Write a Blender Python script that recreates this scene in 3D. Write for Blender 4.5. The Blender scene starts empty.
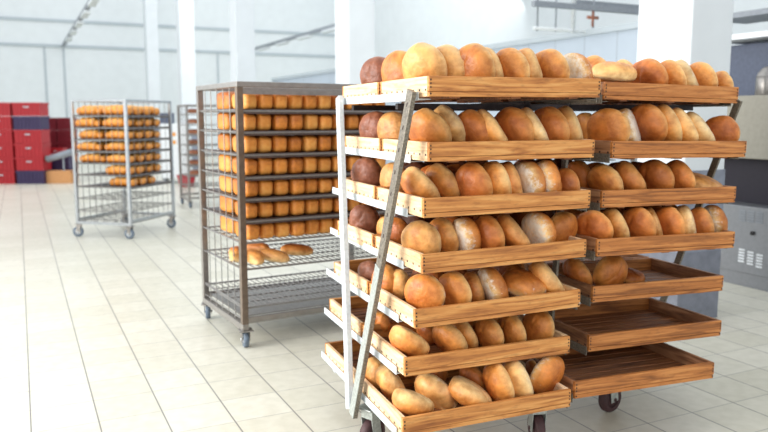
import bpy, bmesh, math, random
from mathutils import Vector, Matrix, noise
random.seed(7)
C = bpy.context.scene.collection
PI = math.pi
S, CO = math.sin, math.cos

# ------------------------------------------------------------------ camera
FPX, PITCH, PPY, CAMH = 741.0, 0.12977, 214.1, 1.5
cam_d = bpy.data.cameras.new('camera')
cam = bpy.data.objects.new('camera', cam_d); C.objects.link(cam)
cam_d.sensor_width = 36; cam_d.lens = 36 * FPX / 768
cam_d.shift_y = -(216 - PPY) / 768
cam_d.clip_end = 200
cam.location = (0, 0, CAMH); cam.rotation_euler = (PI / 2 - PITCH, 0, 0)
cam_d.dof.use_dof = True; cam_d.dof.focus_distance = 2.95; cam_d.dof.aperture_fstop = 2.4
bpy.context.scene.camera = cam

def ray(x, y):                       # direction from the eye through a photo coordinate
    u = x - 384; v = y - PPY
    return Vector((u / FPX, CO(PITCH) - v / FPX * S(PITCH), -S(PITCH) - v / FPX * CO(PITCH)))
EYE = Vector((0, 0, CAMH))
def on_z(x, y, z=0): d = ray(x, y); return EYE + d * ((z - CAMH) / d.z)
def on_y(x, y, Y): d = ray(x, y); return EYE + d * (Y / d.y)
def on_u(x, y, a, u): d = ray(x, y); return EYE + d * (u / (d.x * CO(a) + d.y * S(a)))
def on_v(x, y, a, v): d = ray(x, y); return EYE + d * (v / (-d.x * S(a) + d.y * CO(a)))
def U(p, a): return p[0] * CO(a) + p[1] * S(a)
def V(p, a): return -p[0] * S(a) + p[1] * CO(a)
def XY(u, v, a, z=0.0): return Vector((u * CO(a) - v * S(a), u * S(a) + v * CO(a), z))
HALL, RACK, MID = 0.4557, 0.368, 0.5325   # yaw of the hall, of the wooden-tray rack, of the middle rack

# ------------------------------------------------------------------ materials
def new_mat(name):
    m = bpy.data.materials.new(name); m.use_nodes = True
    nt = m.node_tree
    return m, nt, nt.nodes['Principled BSDF']
def lin(c):
    return tuple(((v / 255) / 12.92 if v / 255 <= 0.04045 else ((v / 255 + 0.055) / 1.055) ** 2.4) for v in c) + (1,)
def N(nt, t, **kw):
    n = nt.nodes.new(t)
    for k, v in kw.items():
        if hasattr(n, k): setattr(n, k, v)
    return n
def ramp(nt, stops):
    r = nt.nodes.new('ShaderNodeValToRGB'); e = r.color_ramp.elements
    while len(e) < len(stops): e.new(0.5)
    for i, (p, c) in enumerate(stops): e[i].position = p; e[i].color = c
    return r
def coords(nt, scale=(1, 1, 1), rnd=True):
    tc = N(nt, 'ShaderNodeTexCoord'); mp = N(nt, 'ShaderNodeMapping')
    mp.inputs['Scale'].default_value = scale
    nt.links.new(tc.outputs['Object'], mp.inputs['Vector'])
    if rnd:
        oi = N(nt, 'ShaderNodeObjectInfo'); mul = N(nt, 'ShaderNodeMath', operation='MULTIPLY'); mul.inputs[1].default_value = 37
        nt.links.new(oi.outputs['Random'], mul.inputs[0])
        nt.links.new(mul.outputs[0], mp.inputs['Location'])
    return tc, mp
def plain(name, c, rough=0.5, metal=0.0, var=0.12, scale=6):
    m, nt, b = new_mat(name)
    tc, mp = coords(nt, (scale,) * 3)
    no = N(nt, 'ShaderNodeTexNoise'); no.inputs['Detail'].default_value = 4
    nt.links.new(mp.outputs[0], no.inputs['Vector'])
    l = lin(c)
    r = ramp(nt, [(0.3, tuple(v * (1 - var) for v in l[:3]) + (1,)), (0.7, tuple(min(1, v * (1 + var)) for v in l[:3]) + (1,))])
    nt.links.new(no.outputs['Fac'], r.inputs[0]); nt.links.new(r.outputs[0], b.inputs['Base Color'])
    b.inputs['Roughness'].default_value = rough; b.inputs['Metallic'].default_value = metal
    return m
def wood(name, axis, light, mid, dark, rough=0.55):
    m, nt, b = new_mat(name)
    sc = [26, 26, 26]; sc[axis] = 1.6
    tc, mp = coords(nt, sc)
    no = N(nt, 'ShaderNodeTexNoise'); no.inputs['Detail'].default_value = 5; no.inputs['Distortion'].default_value = 1.2
    no.inputs['Scale'].default_value = 1.6
    nt.links.new(mp.outputs[0], no.inputs['Vector'])
    r = ramp(nt, [(0.32, lin(dark)), (0.5, lin(mid)), (0.68, lin(light))])
    nt.links.new(no.outputs['Fac'], r.inputs[0])
    sc2 = [16, 16, 16]; sc2[axis] = 4; tc2, mp2 = coords(nt, sc2); n2 = N(nt, 'ShaderNodeTexNoise'); n2.inputs['Detail'].default_value = 6
    nt.links.new(mp2.outputs[0], n2.inputs['Vector'])
    r2 = ramp(nt, [(0.3, (0.42, 0.36, 0.34, 1)), (0.46, (1, 1, 1, 1))])
    nt.links.new(n2.outputs['Fac'], r2.inputs[0])
    mx = N(nt, 'ShaderNodeMix', data_type='RGBA', blend_type='MULTIPLY'); mx.inputs[0].default_value = 0.4
    nt.links.new(r.outputs[0], mx.inputs[6]); nt.links.new(r2.outputs[0], mx.inputs[7])
    nt.links.new(mx.outputs[2], b.inputs['Base Color'])
    b.inputs['Roughness'].default_value = rough
    bp = N(nt, 'ShaderNodeBump'); bp.inputs['Strength'].default_value = 0.25; bp.inputs['Distance'].default_value = 0.003
    nt.links.new(no.outputs['Fac'], bp.inputs['Height']); nt.links.new(bp.outputs[0], b.inputs['Normal'])
    return m
def bread(name, bottom, rim, dome, deep, flour=0.0):
    m, nt, b = new_mat(name)
    tc, mp = coords(nt, (3.2, 3.2, 3.2))
    no = N(nt, 'ShaderNodeTexNoise'); no.inputs['Detail'].default_value = 3; no.inputs['Roughness'].default_value = 0.5; no.inputs['Scale'].default_value = 1.0
    nt.links.new(mp.outputs[0], no.inputs['Vector'])
    sep = N(nt, 'ShaderNodeSeparateXYZ'); nt.links.new(tc.outputs['Object'], sep.inputs[0])
    ad = N(nt, 'ShaderNodeMath', operation='MULTIPLY_ADD')     # z + noise
    ad.inputs[1].default_value = 0.22
    nt.links.new(no.outputs['Fac'], ad.inputs[0]); nt.links.new(sep.outputs['Z'], ad.inputs[2])
    mr = N(nt, 'ShaderNodeMapRange'); mr.inputs['From Min'].default_value = -0.2; mr.inputs['From Max'].default_value = 0.45
    nt.links.new(ad.outputs[0], mr.inputs['Value'])
    r = ramp(nt, [(0.1, lin(bottom)), (0.34, lin(rim)), (0.58, lin(dome)), (0.92, lin(deep))])
    nt.links.new(mr.outputs[0], r.inputs[0])
    tc2, mp2 = coords(nt, (3.4, 3.4, 3.4)); n2 = N(nt, 'ShaderNodeTexNoise'); n2.inputs['Detail'].default_value = 5; n2.inputs['Roughness'].default_value = 0.6; n2.inputs['Scale'].default_value = 1.2
    nt.links.new(mp2.outputs[0], n2.inputs['Vector'])
    r2 = ramp(nt, [(0.34, (0.68, 0.54, 0.42, 1)), (0.52, (0.98, 0.97, 0.95, 1)), (0.68, (1.25, 1.24, 1.2, 1))])
    nt.links.new(n2.outputs['Fac'], r2.inputs[0])
    mx = N(nt, 'ShaderNodeMix', data_type='RGBA', blend_type='MULTIPLY'); mx.inputs[0].default_value = 0.85
    nt.links.new(r.outputs[0], mx.inputs[6]); nt.links.new(r2.outputs[0], mx.inputs[7])
    oi = N(nt, 'ShaderNodeObjectInfo'); hs = N(nt, 'ShaderNodeHueSaturation')
    vr = N(nt, 'ShaderNodeMapRange'); vr.inputs['To Min'].default_value = 0.82; vr.inputs['To Max'].default_value = 1.14
    nt.links.new(oi.outputs['Random'], vr.inputs['Value']); nt.links.new(vr.outputs[0], hs.inputs['Value'])
    nt.links.new(mx.outputs[2], hs.inputs['Color'])
    out = hs.outputs[0]
    # flour dust: a thick patch low on the loaf, thin freckles elsewhere
    tc3, mp3 = coords(nt, (4.5, 4.5, 4.5)); n3 = N(nt, 'ShaderNodeTexNoise'); n3.inputs['Detail'].default_value = 9; n3.inputs['Roughness'].default_value = 0.7; n3.inputs['Scale'].default_value = 1.6
    nt.links.new(mp3.outputs[0], n3.inputs['Vector'])
    sb = N(nt, 'ShaderNodeMath', operation='MULTIPLY_ADD'); sb.inputs[1].default_value = -0.75
    nt.links.new(sep.outputs['Z'], sb.inputs[0]); nt.links.new(n3.outputs['Fac'], sb.inputs[2])
    lo = 0.7 - 0.22 * flour
    fr = N(nt, 'ShaderNodeMapRange'); fr.inputs['From Min'].default_value = lo; fr.inputs['From Max'].default_value = lo + 0.16
    fr.inputs['To Max'].default_value = 0.3 + 0.65 * flour
    nt.links.new(sb.outputs[0], fr.inputs['Value'])
    mf = N(nt, 'ShaderNodeMix', data_type='RGBA'); nt.links.new(fr.outputs[0], mf.inputs[0])
    nt.links.new(out, mf.inputs[6]); mf.inputs[7].default_value = lin((236, 226, 214))
    nt.links.new(mf.outputs[2], b.inputs['Base Color'])
    b.inputs['Roughness'].default_value = 0.44
    bp = N(nt, 'ShaderNodeBump'); bp.inputs['Strength'].default_value = 0.4; bp.inputs['Distance'].default_value = 0.02
    nt.links.new(n2.outputs['Fac'], bp.inputs['Height']); nt.links.new(bp.outputs[0], b.inputs['Normal'])
    return m

M = {}
M['wood_front'] = wood('wood_front', 0, (224, 164, 96), (204, 136, 70), (156, 94, 44))
M['wood_side'] = wood('wood_side', 1, (250, 222, 186), (242, 206, 162), (212, 168, 122))  # paler than the fronts: light from the left put into the colour
M['wood_front_dark'] = wood('wood_front_dark', 0, (212, 144, 80), (186, 116, 56), (134, 80, 36))  # right-hand trays: falloff of the left-hand light put into the colour
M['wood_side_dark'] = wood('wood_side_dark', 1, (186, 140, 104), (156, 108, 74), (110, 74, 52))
M['wood_base'] = wood('wood_base', 0, (168, 112, 70), (134, 84, 50), (88, 54, 34))
M['nail'] = plain('nail', (48, 30, 24), 0.6)
M['gold'] = bread('bread_gold', (244, 216, 164), (240, 192, 126), (222, 148, 72), (192, 110, 46))
M['pale'] = bread('bread_pale', (248, 226, 182), (244, 208, 150), (236, 180, 110), (218, 150, 80), 0.35)
M['brown'] = bread('bread_brown', (238, 198, 138), (228, 162, 92), (206, 124, 56), (168, 88, 36))
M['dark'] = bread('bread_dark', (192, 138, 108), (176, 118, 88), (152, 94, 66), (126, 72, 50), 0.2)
M['flour'] = bread('bread_flour', (244, 230, 210), (234, 190, 126), (214, 138, 66), (192, 110, 44), 0.8)
M['tin'] = bread('bread_tin', (234, 166, 80), (232, 156, 66), (224, 144, 54), (190, 104, 34))
M['tin_end'] = bread('bread_tin_brown', (224, 148, 66), (216, 138, 56), (204, 120, 42), (158, 80, 28))
M['braid'] = bread('bread_braid', (250, 206, 130), (246, 188, 100), (236, 160, 66), (204, 118, 40))
M['white_paint'] = plain('white_paint', (206, 214, 218), 0.42, 0.0, 0.1, 14)
M['weathered'] = plain('weathered_steel', (122, 115, 104), 0.45, 0.35, 0.45, 26)
M['steel_dark'] = plain('dark_steel', (74, 70, 72), 0.4, 0.7, 0.2)
M['steel'] = plain('rack_steel', (150, 146, 142), 0.34, 0.7, 0.12)
M['steel_brown'] = plain('rack_steel_warm', (120, 106, 94), 0.36, 0.6, 0.15)
M['chrome'] = plain('rack_chrome', (186, 190, 194), 0.3, 0.7)
M['wire'] = plain('wire', (142, 140, 138), 0.4, 0.6, 0.08)
M['sheet'] = plain('baking_sheet', (96, 84, 80), 0.42, 0.6, 0.25, 12)
M['zinc'] = plain('zinc_plate', (178, 184, 180), 0.4, 0.5, 0.2, 18)
M['tyre'] = plain('tyre_rubber', (74, 48, 50), 0.6, 0, 0.2)
M['tyre_blue'] = plain('tyre_blue', (98, 112, 128), 0.55, 0, 0.15)
M['hub'] = plain('hub', (196, 202, 208), 0.4, 0.2)
M['red'] = plain('red_plastic', (176, 30, 40), 0.45, 0, 0.12)
M['red_dark'] = plain('maroon_plastic', (120, 24, 38), 0.5, 0, 0.2)
M['navy'] = plain('navy_plastic', (56, 42, 82), 0.5, 0, 0.15)
M['card'] = plain('cardboard', (206, 150, 98), 0.8, 0, 0.08)
M['white_panel'] = plain('white_panel', (232, 236, 238), 0.4, 0, 0.03)
M['grey_machine'] = plain('grey_steel_sheet', (136, 138, 142), 0.38, 0.4, 0.06)
M['beige_machine'] = plain('beige_steel_sheet', (150, 146, 134), 0.45, 0.2, 0.06)
M['mouth'] = plain('oven_mouth', (34, 30, 42), 0.5, 0.2)
M['blue_grey'] = plain('blue_grey_paint', (84, 92, 112), 0.5)
M['orange'] = plain('orange_sticker', (240, 160, 50), 0.6)
M['copper'] = plain('copper_valve', (168, 110, 86), 0.4, 0.5)
M['pipe'] = plain('white_pipe', (214, 220, 222), 0.4)
M['beam'] = plain('grey_beam', (140, 146, 154), 0.5)
M['slot_white'] = plain('louvre', (226, 230, 234), 0.4)
M['black'] = plain('black_plastic', (30, 28, 30), 0.5)

def wall_mat(name, c, seam=0, seam_dir=0):
    m, nt, b = new_mat(name)
    tc, mp = coords(nt, (0.6, 0.6, 0.6), False)
    no = N(nt, 'ShaderNodeTexNoise'); no.inputs['Detail'].default_value = 3
    nt.links.new(mp.outputs[0], no.inputs['Vector'])
    l = lin(c); r = ramp(nt, [(0.3, tuple(v * 0.95 for v in l[:3]) + (1,)), (0.7, l)])
    nt.links.new(no.outputs['Fac'], r.inputs[0]); col = r.outputs[0]
    if seam:
        sp = N(nt, 'ShaderNodeSeparateXYZ'); nt.links.new(tc.outputs['Object'], sp.inputs[0])
        dv = N(nt, 'ShaderNodeMath', operation='DIVIDE'); dv.inputs[1].default_value = seam
        nt.links.new(sp.outputs['XYZ'[seam_dir]], dv.inputs[0])
        fr = N(nt, 'ShaderNodeMath', operation='FRACT'); nt.links.new(dv.outputs[0], fr.inputs[0])
        lt = N(nt, 'ShaderNodeMath', operation='LESS_THAN'); lt.inputs[1].default_value = 0.025
        nt.links.new(fr.outputs[0], lt.inputs[0])
        mx = N(nt, 'ShaderNodeMix', data_type='RGBA'); nt.links.new(lt.outputs[0], mx.inputs[0])
        nt.links.new(col, mx.inputs[6]); mx.inputs[7].default_value = tuple(v * 0.7 for v in l[:3]) + (1,)
        col = mx.outputs[2]
    nt.links.new(col, b.inputs['Base Color']); b.inputs['Roughness'].default_value = 0.6
    return m
M['wall'] = wall_mat('wall_paint', (232, 238, 240))
M['partition'] = wall_mat('cold_room_panel', (186, 198, 210), 0.62, 1)
M['column'] = wall_mat('column_paint', (228, 234, 238))
M['dado'] = plain('dado_paint', (138, 144, 158), 0.5, 0, 0.12, 3)  # shade low on the columns, painted as grey-blue bands
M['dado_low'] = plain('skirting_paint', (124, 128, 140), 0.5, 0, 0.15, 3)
M['trim'] = wall_mat('wall_trim', (186, 196, 202))

def floor_mat():
    m, nt, b = new_mat('floor_tiles')
    tc = N(nt, 'ShaderNodeTexCoord'); sp = N(nt, 'ShaderNodeSeparateXYZ'); nt.links.new(tc.outputs['Object'], sp.inputs[0])
    T = 0.3044
    masks = []; ids = []
    for ax, off, wd in (('X', -0.0277, 0.0075), ('Y', 5.004, 0.0062)):
        sub = N(nt, 'ShaderNodeMath', operation='SUBTRACT'); sub.inputs[1].default_value = off - T * 400
        nt.links.new(sp.outputs[ax], sub.inputs[0])
        dv = N(nt, 'ShaderNodeMath', operation='DIVIDE'); dv.inputs[1].default_value = T; nt.links.new(sub.outputs[0], dv.inputs[0])
        pp = N(nt, 'ShaderNodeMath', operation='PINGPONG'); pp.inputs[1].default_value = 0.5; nt.links.new(dv.outputs[0], pp.inputs[0])
        mr = N(nt, 'ShaderNodeMapRange'); mr.inputs['From Min'].default_value = wd / T * 0.3; mr.inputs['From Max'].default_value = wd / T * 0.6
        mr.inputs['To Min'].default_value = 1; mr.inputs['To Max'].default_value = 0
        nt.links.new(pp.outputs[0], mr.inputs['Value']); masks.append(mr)
        fl = N(nt, 'ShaderNodeMath', operation='FLOOR'); nt.links.new(dv.outputs[0], fl.inputs[0]); ids.append(fl)
    cb = N(nt, 'ShaderNodeCombineXYZ'); nt.links.new(ids[0].outputs[0], cb.inputs[0]); nt.links.new(ids[1].outputs[0], cb.inputs[1])
    wn = N(nt, 'ShaderNodeTexWhiteNoise'); nt.links.new(cb.outputs[0], wn.inputs['Vector'])
    base = ramp(nt, [(0, lin((213, 210, 194))), (1, lin((223, 220, 206)))]); nt.links.new(wn.outputs['Value'], base.inputs[0])
    mp = N(nt, 'ShaderNodeMapping'); mp.inputs['Scale'].default_value = (3, 3, 3); nt.links.new(tc.outputs['Object'], mp.inputs['Vector'])
    no = N(nt, 'ShaderNodeTexNoise'); no.inputs['Detail'].default_value = 5; nt.links.new(mp.outputs[0], no.inputs['Vector'])
    r2 = ramp(nt, [(0.35, (0.9, 0.9, 0.88, 1)), (0.65, (1, 1, 1, 1))]); nt.links.new(no.outputs['Fac'], r2.inputs[0])
    mu = N(nt, 'ShaderNodeMix', data_type='RGBA', blend_type='MULTIPLY'); mu.inputs[0].default_value = 1
    nt.links.new(base.outputs[0], mu.inputs[6]); nt.links.new(r2.outputs[0], mu.inputs[7])
    col = mu.outputs[2]
    for mk, c, f in ((masks[1], (150, 150, 144), 0.75), (masks[0], (112, 110, 108), 0.9)):
        k = N(nt, 'ShaderNodeMath', operation='MULTIPLY'); k.inputs[1].default_value = f; nt.links.new(mk.outputs[0], k.inputs[0])
        mx = N(nt, 'ShaderNodeMix', data_type='RGBA'); nt.links.new(k.outputs[0], mx.inputs[0]); nt.links.new(col, mx.inputs[6])
        mx.inputs[7].default_value = lin(c); col = mx.outputs[2]
    nt.links.new(col, b.inputs['Base Color'])
    b.inputs['Roughness'].default_value = 0.33; b.inputs['Specular IOR Level'].default_value = 0.45
    return m
M['floor'] = floor_mat()

# ------------------------------------------------------------------ mesh helpers
class MB:
    def __init__(self): self.bm = bmesh.new(); self.mi = 0
    def _mark(self, faces):
        for f in faces: f.material_index = self.mi
    def box(self, lo, hi, mat=None, bevel=0.0):
        c = [(a + b) / 2 for a, b in zip(lo, hi)]; s = [abs(b - a) for a, b in zip(lo, hi)]
        g = bmesh.ops.create_cube(self.bm, size=1); vs = g['verts']
        bmesh.ops.scale(self.bm, vec=s, verts=vs); bmesh.ops.translate(self.bm, vec=c, verts=vs)
        fs = list({f for v in vs for f in v.link_faces})
        self._mark(fs)
        if bevel:
            es = list({e for v in vs for e in v.link_edges})
            r = bmesh.ops.bevel(self.bm, geom=es, offset=bevel, segments=2, affect='EDGES', profile=0.5)
            self._mark(r['faces'])
            vs = list({v for f in r['faces'] for v in f.verts} | {v for v in vs if v.is_valid})
        if mat is not None: bmesh.ops.transform(self.bm, matrix=mat, verts=[v for v in vs if v.is_valid])
        return self
    def bar(self, p0, p1, w, h, up=(0, 0, 1)):      # rectangular bar; h along 'up'
        p0, p1 = Vector(p0), Vector(p1); d = p1 - p0; L = d.length; x = d.normalized()
        up = Vector(up); y = up.cross(x)
        if y.length < 1e-4: y = Vector((0, 1, 0)).cross(x)
        y.normalize(); z = x.cross(y)
        m = Matrix(((x.x, y.x, z.x, p0.x), (x.y, y.y, z.y, p0.y), (x.z, y.z, z.z, p0.z), (0, 0, 0, 1)))
        return self.box((0, -w / 2, -h / 2), (L, w / 2, h / 2), m, min(w, h) * 0.12)
    def tube(self, p0, p1, r, n=8, caps=True):
        p0, p1 = Vector(p0), Vector(p1); d = p1 - p0
        q = Vector((0, 0, 1)).rotation_difference(d.normalized()).to_matrix().to_4x4()
        g = bmesh.ops.create_cone(self.bm, cap_ends=caps, segments=n, radius1=r, radius2=r, depth=d.length,
                                  matrix=Matrix.Translation((p0 + p1) / 2) @ q)
        fs = list({f for v in g['verts'] for f in v.link_faces}); self._mark(fs)
        for f in fs: f.smooth = len(f.verts) == 4
        return self
    def lathe(self, prof, n=28, mat=None, axis='z'):
        rings = []
        for r, z in prof:
            if r < 1e-6: rings.append([self.bm.verts.new((0, 0, z))])
            else: rings.append([self.bm.verts.new((r * CO(2 * PI * k / n), r * S(2 * PI * k / n), z)) for k in range(n)])
        fs = []
        for a, b in zip(rings, rings[1:]):
            for k in range(n):
                k2 = (k + 1) % n
                va = [a[0]] if len(a) == 1 else [a[k], a[k2]]
                vb = [b[0]] if len(b) == 1 else [b[k2], b[k]]
                if len(va) + len(vb) >= 3: fs.append(self.bm.faces.new(va + vb))
        for f in fs: f.smooth = True
        self._mark(fs)
        vs = [v for r in rings for v in r]
        if mat is not None: bmesh.ops.transform(self.bm, matrix=mat, verts=vs)
        return vs
    def mesh(self, name, mats):
        bmesh.ops.recalc_face_normals(self.bm, faces=self.bm.faces)
        me = bpy.data.meshes.new(name); self.bm.to_mesh(me); self.bm.free()
        for m in (mats if isinstance(mats, (list, tuple)) else [mats]): me.materials.append(M[m])
        return me
    def build(self, name, mats, parent=None):
        return link(name, self.mesh(name, mats), parent)
def link(name, me, parent=None):
    o = bpy.data.objects.new(name, me); C.objects.link(o)
    if parent is not None: o.parent = parent
    return o
def tag(o, label, cat, group=None):
    o['label'] = label; o['category'] = cat
    if group: o['group'] = group
    return o
def thing(name, label, cat, loc=(0, 0, 0), rz=0, group=None, ry=0):
    o = bpy.data.objects.new(name, None); C.objects.link(o); o.empty_display_size = 0.05
    o.location = loc; o.rotation_euler = (0, ry, rz)
    return tag(o, label, cat, group)
def struct(name, mb, mat, loc=(0, 0, 0), rz=0):
    o = mb.build(name, mat); o.location = loc; o.rotation_euler = (0, 0, rz); o['kind'] = 'structure'; return o

# ------------------------------------------------------------------ setting (hall frame: u across, v into the hall)
mb = MB(); mb.box((-14, -6, -0.1), (13, 30.4, 0)); struct('floor', mb, 'floor', rz=HALL)
mb = MB(); mb.box((-14, 30, 0), (13, 30.3, 9)); struct('wall_back', mb, 'wall', rz=HALL)
mb = MB(); mb.box((12.5, -6, 0), (12.8, 30, 9)); struct('wall_right', mb, 'wall', rz=HALL)
# low cold-room partition along the right
mb = MB(); mb.box((7.0, 6.4, 0), (7.12, 22.0, 2.6)); struct('wall_partition', mb, 'partition', rz=HALL)
mb = MB(); mb.box((6.96, 6.4, 2.6), (7.16, 22.0, 2.68)); struct('trim_1', mb, 'trim', rz=HALL)
# ledges and seams on the back wall
for k, (u0, u1, z) in enumerate(((-6, 12.4, 4.08), (-6, 12.4, 4.98))):
    mb = MB(); mb.box((u0, 29.94, z - 0.05), (u1, 30, z + 0.05)); struct('trim_%d' % (k + 2), mb, 'trim', rz=HALL)
for k, u in enumerate((1.0, 1.64, 7.3)):
    mb = MB(); mb.box((u - 0.03, 29.96, 0), (u + 0.03, 30, 4.1)); struct('trim_%d' % (k + 4), mb, 'trim', rz=HALL)
# five square columns, six metres apart
NU, NV = U((2.142, 5.285), HALL), V((2.142, 5.285), HALL)
for k in range(5):
    mb = MB(); mb.box((0, 0, 0), (0.416, 0.51, 8.5), None, 0.012)
    o = struct('column', mb, 'column', XY(NU, NV + 6 * k, HALL), HALL)
    mb = MB(); mb.box((-.004, -.004, .52), (.42, .514, 1.12)); mb.build('dado', 'dado', o)  # painted shade: mid band, with a darker one below
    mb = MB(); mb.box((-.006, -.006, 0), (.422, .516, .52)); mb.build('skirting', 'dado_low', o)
# hanging light tracks
def track(u, v0, v1, z, label):
    t = thing('light_track', label, 'light', XY(u, v0, HALL, z), HALL, 'hanging light tracks')
    mb = MB(); mb.box((-0.05, 0, -0.05), (0.05, v1 - v0, 0.05)); mb.build('rail', 'beam', t)
    n = int((v1 - v0) / 2.2)
    for k in range(n):
        mb = MB(); mb.box((-0.08, 0.4 + k * 2.2, -0.13), (0.08, 1.5 + k * 2.2, -0.05), None, 0.01); mb.build('lamp', 'pipe', t)
track(1.65, 17, 29.9, 4.12, 'thin grey light track high on the left, running toward the back wall')
track(8.3, 19.5, 29.9, 4.1, 'thin grey light track between the second and third columns, above partition')

# overhead conveyor beams by the right partition
t = thing('overhead_conveyor', 'grey steel overhead beams with white pipes above the partition, upper right', 'conveyor', XY(6.0, 8.0, HALL, 0), HALL)
mb = MB(); mb.box((0.08, -0.02, 2.93), (2.4, 0.05, 3.0), None, 0.005); mb.build('beam', 'beam', t)
mb = MB(); mb.box((1.0, 0.25, 3.04), (2.6, 0.32, 3.11), None, 0.005); mb.build('beam', 'beam', t)
mb = MB(); mb.tube((0.75, 0.02, 2.62), (0.75, 0.02, 8.0), 0.03); mb.build('pipe', 'pipe', t)
for x in (0.16, 0.46, 1.1):
    mb = MB(); mb.tube((x, 0.02, 2.62), (x, 0.02, 8.0 if x < .3 else 3.1), 0.011); mb.build('rod', 'beam', t)
mb = MB(); mb.tube((0.1, 0.02, 2.655), (2.1, 0.02, 2.655), 0.025); mb.build('pipe', 'pipe', t)
mb = MB(); mb.tube((0.98, 0.0, 2.84), (1.16, 0.0, 2.84), 0.022); mb.tube((1.07, 0.0, 2.72), (1.07, 0.0, 2.93), 0.016); mb.build('valve', 'copper', t)

# ------------------------------------------------------------------ oven at the right (face along the hall direction)
UO = 5.76
t = thing('deck_oven', 'grey stainless deck oven with louvred panel at the right edge', 'oven', XY(UO, 0, HALL), HALL)
V0, V1 = 2.2, 5.3
mb = MB(); mb.box((0, V0, 0.0), (1.1, V1, 0.12)); mb.build('plinth', 'grey_machine', t)
mb = MB(); mb.box((-0.01, V0, 0.12), (1.1, V1, 0.72), None, 0.006); mb.build('lower_panel', 'grey_machine', t)
mb = MB(); mb.box((0.22, V0, 0.72), (1.1, V1, 1.14)); mb.build('oven_mouth', 'mouth', t)
mb = MB(); mb.box((-0.02, V0, 1.14), (1.1, V1, 1.69), None, 0.006); mb.build('upper_panel', 'beige_machine', t)
mb = MB()
for (v, z0) in ((4.47, 0.585), (4.385, 0.585), (4.3, 0.585)):
    for k in range(5): mb.box((-0.016, v - 0.033, z0 + k * 0.022), (-0.008, v + 0.033, z0 + k * 0.022 + 0.011))
mb.build('louvre', 'beam', t)
mb = MB()
for (v, z0) in ((4.455, 0.215), (4.365, 0.205), (4.275, 0.195)):
    for k in range(5): mb.box((-0.016, v - 0.03, z0 + k * 0.026), (-0.008, v + 0.03, z0 + k * 0.026 + 0.016))
mb.build('louvre', 'slot_white', t)
mb = MB(); mb.lathe([(0, 0), (0.018, 0), (0.018, 0.02), (0, 0.02)], 14, Matrix.Translation((-0.01, 4.354, 0.49)) @ Matrix.Rotation(-PI / 2, 4, 'Y')); mb.build('knob', 'black', t)
# flue panel, drum and shelf standing on / over the oven
t = thing('flue_box', 'dark blue grey flue cabinet standing on the oven behind the silver drum', 'cabinet', XY(UO + 0.5, 0, HALL, 1.69), HALL)
mb = MB(); mb.box((0, 3.2, 0), (0.5, 5.6, 0.5), None, 0.008); mb.build('body', 'blue_grey', t)
mb = MB(); mb.box((-0.02, 3.3, 0.06), (0.0, 4.4, 0.45), None, 0.004); mb.build('door', 'blue_grey', t)
dp = on_u(766, 94, HALL, UO + 0.2)
t = thing('steel_drum', 'silver domed steel drum standing on top of the oven', 'drum', (dp.x, dp.y, 1.69))
mb = MB(); mb.lathe([(0, 0), (0.085, 0), (0.09, 0.01), (0.09, 0.15), (0.084, 0.165)], 24); mb.build('body', 'steel', t)
mb = MB(); mb.lathe([(0.09, 0.165), (0.075, 0.2), (0.045, 0.24), (0.015, 0.255), (0, 0.257)], 24); mb.build('lid', 'steel', t)
t = thing('storage_shelf', 'grey two-tier steel shelf above the oven, upper right corner', 'shelf', XY(UO + 0.3, 0, HALL, 2.1), HALL)
mb = MB(); mb.box((0, 3.1, 0.12), (0.5, 5.2, 0.17)); mb.build('lower_tier', 'white_panel', t)
mb = MB(); mb.box((0, 3.1, 0.32), (0.5, 5.2, 0.37)); mb.build('upper_tier', 'beam', t)
for v in (3.12, 5.18):
    mb = MB(); mb.box((0.2, v - 0.015, 0.1), (0.23, v + 0.015, 0.9)); mb.build('bracket', 'beam', t)
z = 2.1 + 0.17
for v, r, h, mt, lab in ((4.5, 0.07, 0.06, 'white_panel', 'white enamel bowl on the lower shelf tier, left end'), (4.33, 0.055, 0.09, 'steel_dark', 'dark pan beside the white bowl on the lower shelf')):
    t = tag((lambda m: (m.lathe([(0, 0), (r * .7, 0), (r, h), (r * .94, h), (r * .66, 0.01), (0, 0.01)], 20), m.build('bowl' if mt == 'white_panel' else 'pan', mt))[1])(MB()), lab, 'bowl' if mt == 'white_panel' else 'pan')
    t.location = XY(UO + 0.4, v, HALL, z)
mb = MB(); mb.box((-0.12, -0.1, 0), (0.12, 0.1, 0.1), None, 0.01); mb.box((-0.125, -0.105, 0.08), (0.125, 0.105, 0.1), None, 0.004)
o = tag(mb.build('equipment_box', 'steel_dark'), 'dark grey box on the upper shelf tier, top right corner', 'box'); o.location = XY(UO + 0.45, 4.5, HALL, 2.47); o.rotation_euler.z = HALL

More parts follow.
